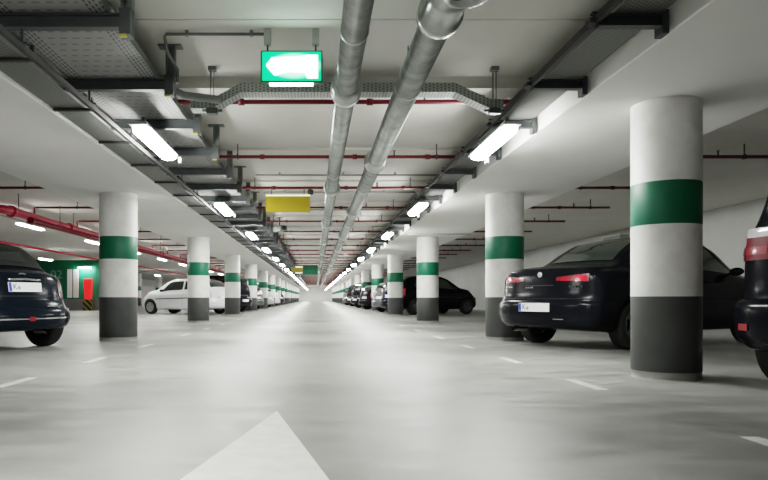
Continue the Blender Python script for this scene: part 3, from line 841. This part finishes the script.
def door_seams(root, body, xs, m):
    for s_ in (-1, 1):
        for x in xs:
            b = MB(); b.tube([body.P(x, 2.6+(6.0-2.6)*i/10, s_, .0) for i in range(11)], .004, 5); b.build('door_seam', m, root)
def mirrors(root, body, x, m):
    for s_ in (-1, 1):
        p = body.P(x, 6.15, s_, 0)
        b = MB()
        rows = []
        for i in range(9):
            a = math.pi*i/8; rr = math.sin(a)
            rows.append([(p.x+.045*rr*math.cos(q)*1.1, p.y+s_*(.03+.10*(1-math.cos(a))), p.z+.05+.058*rr*math.sin(q)) for q in [2*math.pi*k/12 for k in range(13)]])
        b.grid(rows); b.tube([(p.x, p.y-s_*.03, p.z+.0),(p.x, p.y+s_*.07, p.z+.035)], .018, 8)
        b.build('wing_mirror', m, root)
def handles(root, body, xs, m):
    for s_ in (-1, 1):
        for x in xs:
            b = MB(); b.tube([body.P(x+.16*i/5, 5.25, s_, .004+.018*math.sin(math.pi*i/5)) for i in range(6)], .011, 6); b.build('door_handle', m, root)

def place(root, wheel, side, theta, ro, track):
    """put root so that the rear wheel on side (+1 left, -1 right) touches the floor at wheel"""
    d = Vector((math.cos(theta), math.sin(theta))); n = Vector((-d.y, d.x))
    a = Vector(wheel) - n*track*side
    o = a - d*ro
    root.location = (o.x, o.y, 0); root.rotation_euler = (0, 0, theta)
TH = math.radians(27); THR = TH; THL = math.pi-TH

def lin(a, b_): return lambda t: a+(b_-a)*t

# ---- saloon
def saloon(label):
    root = empty('saloon_car', label=label, cat='car')
    B = Body(4.43, .875, top=((0,1.02),(.30,1.065),(.62,1.08),(.80,1.12),(1.12,1.30),(1.50,1.46),(1.95,1.51),(2.45,1.49),(2.85,1.36),(3.30,1.075),(3.5,1.0),(4.1,.87),(4.43,.72)),
             belt=((0,.93),(.6,1.0),(1.2,.985),(2.5,.95),(3.3,.93),(4.0,.80),(4.43,.64)),
             wt=((0,.70),(.6,.70),(1.2,.61),(1.9,.58),(2.6,.59),(3.2,.66),(3.6,.72),(4.43,.62)),
             rear=((.2,.10),(.32,.02),(.45,0),(.60,.0),(.645,.035),(.70,.05),(.95,.085),(1.05,.12)), cr=.22, cf=.38, bottom=.23)
    bo = B.mesh().build('body', [M['paint_ink'], M['black']], root)
    bool_arches(bo, (.86, 3.50), .315, B.W)
    bumper_part(root, B, .27, .62, .022, M['paint_ink'], .42)
    add_wheels(root, B, (.86, 3.50), .315, .205, M['alloy_dark'], 5)
    b = MB(); b.grid(B.top_patch(.86, 1.46, 8.45, 8.5)); b.build('rear_window', M['glass_mid'], root)
    b = MB(); b.grid(B.top_patch(2.62, 3.28, 8.1, 8.0)); b.build('windshield', M['glass'], root)
    for s_ in (-1, 1):
        b = MB(); b.grid(B.side_patch(lin(1.02,1.36), lin(1.95,1.92), 6.22, 6.86, s_)); b.build('rear_side_window', M['glass_pale'], root)
        b = MB(); b.grid(B.side_patch(lin(2.03,2.0), lin(3.14,2.66), 6.22, 6.86, s_)); b.build('front_side_window', M['glass_mid'], root)
    # tail lights: slim, widening outwards
    for s_ in (-1, 1):
        b = MB()
        b.grid(B.rear_patch(s_*.28, s_*.70, lambda u: .882-.018*u, lambda u: .925+.04*u, .008, ny=14))
        o = b.build('tail_light', M['taildark'], root)
        c = MB(); c.grid(B.rear_patch(s_*.55, s_*.68, .872, .945, .011)); c.build('brake_lens', M['taillight'], o)
        c = MB(); c.grid(B.rear_patch(s_*.36, s_*.46, .878, .905, .011)); c.build('brake_lens', M['taillight'], o)
        b = MB(); xs = []
        rows = []
        for j in range(4):
            z = .862+.085*j/3; row = []
            for i in range(8):
                x = .0+.10*i/7; hw, v = B.half_w(x, z); lo, hi = 3., 6.5
                for _ in range(18):
                    mid = (lo+hi)/2
                    if B.sec(x, mid)[1] < z: lo = mid
                    else: hi = mid
                row.append(B.P(x, (lo+hi)/2, s_, .006))
            rows.append(row)
        if s_ > 0: b.grid(rows); b.build('side_lens', M['taillight'], o)
    # boot lid seams, spoiler lip, number plate light bar
    for z0, z1, y0, y1, nm, mt in ((.645,.652,-.70,.70,'boot_seam',M['rubber']),(.815,.828,-.24,.24,'handle_recess',M['black'])):
        strip(root, B, z0, z1, .004, mt, nm, y0, y1)
    b = MB(); b.lathe([(0,0),(.036,0),(.036,-.008),(.030,-.011),(0,-.011)], 20, 'x', tuple(B.R(0, .965, .004))); o = b.build('boot_badge', M['clearlens'], root); o['label'] = 'round silver badge'
    b = MB(); p = B.R(-.52, .80, .006)
    for i, (dy, wd) in enumerate(((0,.012),(.05,.03),(.10,.02),(.14,.03),(.19,.02),(.23,.03))):
        b.box(p.x-.004, p.x+.003, p.y-dy+.1-wd/2, p.y-dy+.1+wd/2, p.z-.010, p.z+.012)
    b.build('model_lettering', M['chrome'], root)
    strip(root, B, .79, .803, .006, M['chrome'], 'bright_dash', .10, .24)
    strip(root, B, .80, .815, .006, M['clearlens'], 'boot_lettering', .52, .62)
    strip(root, B, .38, .392, .026, M['chrome'], 'bumper_highlight', -.45, -.30)  # bumper highlight put in as a bright metal strip
    plate(root, B, .535, tilt=0)
    # bumper depth for the plate
    for ch in root.children:
        if ch.name.startswith('license_plate'): ch.location.x -= .022
    b = MB(); b.tube([(.30,.45,.235),(.06,.45,.235)], .032, 12, caps=False); b.build('exhaust_pipe', M['chrome'], root)
    mirrors(root, B, 2.92, M['paint_ink']); handles(root, B, (1.35, 2.25), M['paint_ink']); door_seams(root, B, (1.15, 1.98, 3.05), M['rubber'])
    side_line(root, B, .55, 3.9, 4.2, M['paint_ink'], 'rub_strip', .010)
    for s_ in (-1, 1):
        b = MB(); b.grid(B.rear_patch(s_*.45, s_*.72, .60, .70, .006, front=True)); b.build('headlight', M['clearlens'], root)
    return root
car = saloon('glossy black saloon with slim red tail lights parked behind the nearest right column')
place(car, (4.15, 8.72), -1, math.radians(28), .89, .78); car.scale = (1.035, 1.035, 1.035)

# ---- small convertible
def convertible(label):
    root = empty('convertible_car', label=label, cat='car')
    B = Body(3.68, .845, top=((0,.98),(.18,1.02),(.40,1.055),(.52,1.10),(.72,1.27),(.95,1.405),(1.3,1.455),(1.9,1.46),(2.2,1.40),(2.62,1.13),(2.78,1.03),(3.3,.95),(3.68,.78)),
             belt=((0,.90),(.4,1.0),(1.2,.98),(2.4,.95),(2.8,.92),(3.68,.68)),
             wt=((0,.60),(.25,.64),(.6,.64),(1.0,.60),(1.8,.60),(2.4,.62),(2.8,.68),(3.68,.52)),
             rear=((.2,.12),(.30,.03),(.42,0),(.55,.03),(.62,.08),(.75,.10),(.95,.15),(1.05,.22)), cr=.26, cf=.34, bottom=.24, crown=.03)
    bo = B.mesh().build('body', [M['paint_navy'], M['black']], root)
    bool_arches(bo, (.62, 3.08), .32, B.W)
    bumper_part(root, B, .27, .56, .03, M['paint_navy'], .34)
    add_wheels(root, B, (.62, 3.08), .32, .20, M['alloy_dark'], 8)
    # soft top shell
    b = MB(); rows = []
    for i in range(25):
        x = .46+(2.12-.46)*i/24
        row = []
        for k in range(25):
            t = -1+2*k/24; v = 10-(10-6.10)*abs(t)
            row.append(B.P(x, v, 1 if t >= 0 else -1, .010))
        rows.append(row)
    b.grid(rows); b.build('soft_top', M['softtop'], root)
    b = MB(); b.grid(B.top_patch(.58, .86, 8.6, 8.75, .016)); b.build('rear_window', M['glass'], root)
    b = MB(); b.grid(B.top_patch(2.2, 2.66, 8.1, 8.0)); b.build('windshield', M['glass'], root)
    for s_ in (-1, 1):
        b = MB(); b.grid(B.side_patch(lin(1.15,1.22), lin(2.6,2.15), 6.25, 6.84, s_, .016)); b.build('side_window', M['glass'], root)
        b = MB(); zc, yc = .80, .665
        rows = []
        for j in range(7):
            rr = j/6
            rows.append([B.R(s_*(yc+.052*rr*math.cos(q)), zc+.105*rr*math.sin(q), .012-.008*rr) for q in [2*math.pi*k/20 for k in range(21)]])
        b.grid(rows); o = b.build('tail_light', M['taildark'], root)
        b = MB(); b.grid([[B.R(s_*(yc+rr*.052*math.cos(q)), zc+rr*.105*math.sin(q), .010) for q in [2*math.pi*k/20 for k in range(21)]] for rr in (1.0, 1.18)]); b.build('chrome_ring', M['chrome'], o)
        b = MB(); b.grid(B.rear_patch(s_*.655-.03, s_*.655+.03, .78, .82, .016)); b.build('reverse_lens', M['clearlens'], o)
        b = MB(); b.grid(B.rear_patch(s_*.35, s_*.55, .62, .70, .006, front=True)); b.build('headlight', M['clearlens'], root)
    b = MB(); b.tube([B.R(-.25+.50*i/12, .925-.01*abs(i-6)/6, .022) for i in range(13)], .015, 8); o = b.build('boot_handle', M['chrome'], root); o['label'] = 'chrome boot handle bar'
    b = MB(); p = B.R(0, 1.0, .0); b.tube([B.R(-.05+.10*i/6, .985+.012*math.sin(math.pi*i/6), .006) for i in range(7)], .010, 8); b.build('boot_badge', M['steel_mid'], root)
    strip(root, B, .405, .425, .036, M['chrome'], 'bumper_chrome_strip', -.76, .76)
    b = MB(); b.grid(B.rear_patch(-.045, .045, .385, .44, .040)); o = b.build('fog_light', M['taildark'], root)
    strip(root, B, .565, .580, .012, M['chrome'], 'bright_dash', -.56, -.30)  # silver highlight above the bumper modelled as a strip, no real trim
    b = MB(); p = B.R(-.60,.575,.012); b.tube([(p.x,p.y+.05,p.z-.01),(p.x,p.y-.02,p.z+.01)], .012, 6); b.build('lettering', M['chrome'], root)
    pl = plate(root, B, .82, w=.50, h=.12, tilt=math.radians(10))
    b = MB(); b.tube([(.35,-.36,.24),(.10,-.36,.24)], .036, 14, caps=False); b.build('exhaust_pipe', M['chrome'], root)
    b = MB(); b.grid(B.rear_patch(-.42, .42, .70, .71, .005)); b.build('boot_seam', M['rubber'], root)
    mirrors(root, B, 2.5, M['paint_navy']); door_seams(root, B, (1.15, 2.45), M['rubber']); handles(root, B, (1.3,), M['chrome'])
    return root
car = convertible('dark navy small convertible with black fabric roof parked at the left edge')
place(car, (-3.86, 9.37), -1, THL, .60, .735)

# ---- tall SUV / estate
def suv(name, label, paint, group=None, small=False, plated=True):
    root = empty(name, label=label, cat='car', group=group)
    B = Body(4.5, .90, top=((0,1.24),(.06,1.34),(.25,1.62),(.45,1.70),(1.4,1.745),(2.4,1.72),(2.75,1.62),(3.25,1.25),(3.42,1.14),(4.1,1.04),(4.5,.86)),
             belt=((0,1.14),(.5,1.14),(2.0,1.06),(3.3,1.0),(4.5,.76)),
             wt=((0,.76),(.3,.68),(1.0,.64),(2.5,.64),(3.3,.70),(4.5,.62)),
             rear=((.2,.10),(.35,.0),(.62,.0),(.70,.07),(.95,.08),(1.15,.10),(1.30,.16)), cr=.20, cf=.32, bottom=.25)
    bo = B.mesh().build('body', [paint, M['black']], root)
    bool_arches(bo, (.74, 3.44), .345, B.W)
    add_wheels(root, B, (.74, 3.44), .345, .225, M['alloy_dark'] if not small else M['alloy'], 6)
    bumper_part(root, B, .34, .68, .03, paint, .42)
    b = MB(); b.grid(B.top_patch(.04, .33, 8.2, 8.25)); b.build('rear_window', M['glass'], root)
    b = MB(); b.grid(B.top_patch(2.72, 3.3, 8.1, 8.0)); b.build('windshield', M['glass'], root)
    for s_ in (-1, 1):
        for a, c in (((.42,.52),(1.05,1.05)), ((1.15,1.15),(2.05,2.03)), ((2.13,2.11),(3.15,2.72))):
            b = MB(); b.grid(B.side_patch(lin(*a), lin(*c), 6.2, 6.86, s_)); b.build('side_window', M['glass'], root)
        def cluster(z0, z1, mt, nm, par, off, y0=.60, xd=.26):
            b = MB()
            b.grid(B.rear_patch(s_*y0, s_*.84, z0, z1, off, ny=8))
            rows = []
            for j in range(5):
                z = z0+(z1-z0)*j/4; row = []
                for i in range(8):
                    x = xd*i/7*(1-.3*j/4); lo, hi = 3., 6.9
                    for _ in range(18):
                        mid = (lo+hi)/2
                        if B.sec(x, mid)[1] < z: lo = mid
                        else: hi = mid
                    row.append(B.P(x, (lo+hi)/2, s_, off))
                rows.append(row)
            b.grid(rows); return b.build(nm, mt, par)
        t_ = cluster(.96, 1.13, M['taildeep'], 'tail_light', root, .010)
        cluster(1.13, 1.20, M['clearlens'], 'clear_lens', t_, .010)
        cluster(1.0, 1.06, M['taildark'], 'brake_lens', t_, .014, .64, .14)
        b = MB(); b.grid(B.rear_patch(s_*.74, s_*.83, .44, .49, .036)); b.build('reflector', M['taildark'], root)
        b = MB(); b.grid(B.rear_patch(s_*.45, s_*.75, .70, .84, .006, front=True)); b.build('headlight', M['clearlens'], root)
    strip(root, B, .80, .825, .014, M['chrome'], 'chrome_strip', -.38, .38)
    strip(root, B, .70, .708, .004, M['rubber'], 'tailgate_seam')
    if plated:
        pl = plate(root, B, .56); pl.location.x -= .03
    side_line(root, B, .3, 4.1, 3.9, M['paint_black'], 'rub_strip', .016)
    mirrors(root, B, 3.0, paint); handles(root, B, (1.15, 2.15), paint); door_seams(root, B, (1.1, 2.08, 3.1), M['rubber'])
    return root
car = suv('estate_car', 'dark tall estate car with red and clear tail lights, cut off by right edge', M['paint_black'])
place(car, (3.66, 5.12), 1, THR, .66, .78)

# ---- hatchback
def hatch(name, label, paint, group=None, rimm=None, g=None):
    root = empty(name, label=label, cat='car', group=group)
    B = Body(3.95, .84, top=((0,1.02),(.10,1.12),(.35,1.32),(.65,1.425),(1.3,1.475),(1.9,1.465),(2.25,1.39),(2.75,1.13),(2.95,1.03),(3.5,.92),(3.95,.70)),
             belt=((0,.90),(.6,.98),(1.8,.93),(2.9,.89),(3.5,.80),(3.95,.60)),
             wt=((0,.64),(.4,.60),(1.0,.59),(2.0,.60),(2.8,.66),(3.3,.68),(3.95,.48)),
             rear=((.2,.10),(.35,0),(.56,0),(.62,.05),(.9,.09),(1.05,.12)), cr=.22, cf=.42, bottom=.22)
    bo = B.mesh().build('body', [paint, M['black']], root)
    bool_arches(bo, (.68, 3.16), .30, B.W)
    add_wheels(root, B, (.68, 3.16), .30, .19, rimm or M['alloy'], 7)
    bumper_part(root, B, .26, .56, .02, paint, .30)
    gl = g or M['glass']
    b = MB(); b.grid(B.top_patch(.10, .52, 8.1, 8.2)); b.build('rear_window', gl, root)
    b = MB(); b.grid(B.top_patch(2.15, 2.85, 8.1, 7.95)); b.build('windshield', gl, root)
    for s_ in (-1, 1):
        b = MB(); b.grid(B.side_patch(lin(.70,.86), lin(1.42,1.42), 6.2, 6.86, s_)); b.build('rear_side_window', gl, root)
        b = MB(); b.grid(B.side_patch(lin(1.50,1.50), lin(2.70,2.22), 6.2, 6.86, s_)); b.build('front_side_window', gl, root)
        b = MB(); b.grid(B.rear_patch(s_*.58, s_*.80, .72, .98, .008)); b.build('tail_light', M['taildark'] if paint is not M['paint_white'] else M['alloy'], root)
        b = MB(); b.grid(B.rear_patch(s_*.38, s_*.70, .56, .66, .006, front=True)); b.build('headlight', M['clearlens'], root)
    plate(root, B, .70)
    side_line(root, B, .9, 2.85, 4.3, M['black'], 'rub_strip', .022, .004)
    mirrors(root, B, 2.5, M['black']); handles(root, B, (1.6,), paint); door_seams(root, B, (1.45, 2.62), M['rubber'])
    return root
car = hatch('hatchback_car', 'white small hatchback parked nose left behind the second left column', M['paint_white'])
place(car, (-4.68, 26.7), 1, THL, .58, .75)
white_hatch = car
car = hatch('hatchback_car', 'black hatchback parked nose right behind the third nearest right column', M['paint_black'], rimm=M['alloy_dark'], g=M['glass_mid'])
place(car, (3.94, 26.5), -1, THR, .73, .81); car.scale = (1.08, 1.08, 1.08)
black_hatch = car
# ---- repeats down the rows
def dup(src, wheel, side, th, label, ro=.68, track=.75):
    c = copy_tree(src); c['label'] = label; c.scale = (1, 1, 1); place(c, wheel, side, th, ro, track); return c
grey_hatch = hatch('hatchback_car', 'dark grey hatchback peeking out between the fourth and fifth right columns', M['paint_grey'], rimm=M['alloy_dark'])
place(grey_hatch, (3.85, 30.6), -1, THR, .68, .75)
van = suv('estate_car', 'tall black estate car beyond the sixth right column', M['paint_ink'], small=True)
place(van, (3.6, 44.5), -1, THR, .66, .78)
def dup_suv(wheel, side, th, label): return dup(van, wheel, side, th, label, .66, .78)
dup(black_hatch, (3.7, 38.0), -1, THR, 'black hatchback beyond the fifth right column, before the tall black estate')
dup_suv((3.6, 51.8), -1, THR, 'tall black estate car second farthest in the right row')
dup(grey_hatch, (3.6, 60.0), -1, THR, 'dark grey hatchback farthest down the right row')
dup_suv((-4.3, 30.7), 1, THL, 'tall black estate car behind the white hatchback on the left')
dup(grey_hatch, (-4.2, 37.5), 1, THL, 'dark grey hatchback between the fourth and fifth left columns')
silver = hatch('hatchback_car', 'silver hatchback far down the left row beyond the fifth column', M['paint_silver'])
place(silver, (-4.1, 45.2), 1, THL, .68, .75)
dup(white_hatch, (-4.1, 52.6), 1, THL, 'white hatchback far down the left row past the silver one')
dup(black_hatch, (-4.1, 60.0), 1, THL, 'black hatchback farthest down the left row')

# ------------------------------------------------------------------ world, camera, look
w = bpy.data.worlds.new('dim garage air'); sc.world = w; w.use_nodes = True
w.node_tree.nodes['Background'].inputs['Color'].default_value = (0.6, 0.62, 0.6, 1)
w.node_tree.nodes['Background'].inputs['Strength'].default_value = 0.2
cam = bpy.data.cameras.new('camera'); co = bpy.data.objects.new('camera', cam); COL.objects.link(co)
co.location = (0, 0, H); co.rotation_euler = (math.radians(90), 0, 0)
F = 658.0
cam.sensor_width = 36; cam.lens = F/768*36
cam.shift_x = (384-316)/768; cam.shift_y = (298-240)/768
cam.clip_start = 0.02; cam.clip_end = 400
sc.camera = co
sc.view_settings.view_transform = 'Filmic'
sc.view_settings.look = 'Medium High Contrast'
sc.view_settings.exposure = 2.2
sc.cycles.max_bounces = 8; sc.cycles.diffuse_bounces = 6; sc.cycles.glossy_bounces = 4
sc.cycles.sample_clamp_indirect = 6.0
sc.cycles.use_light_tree = True
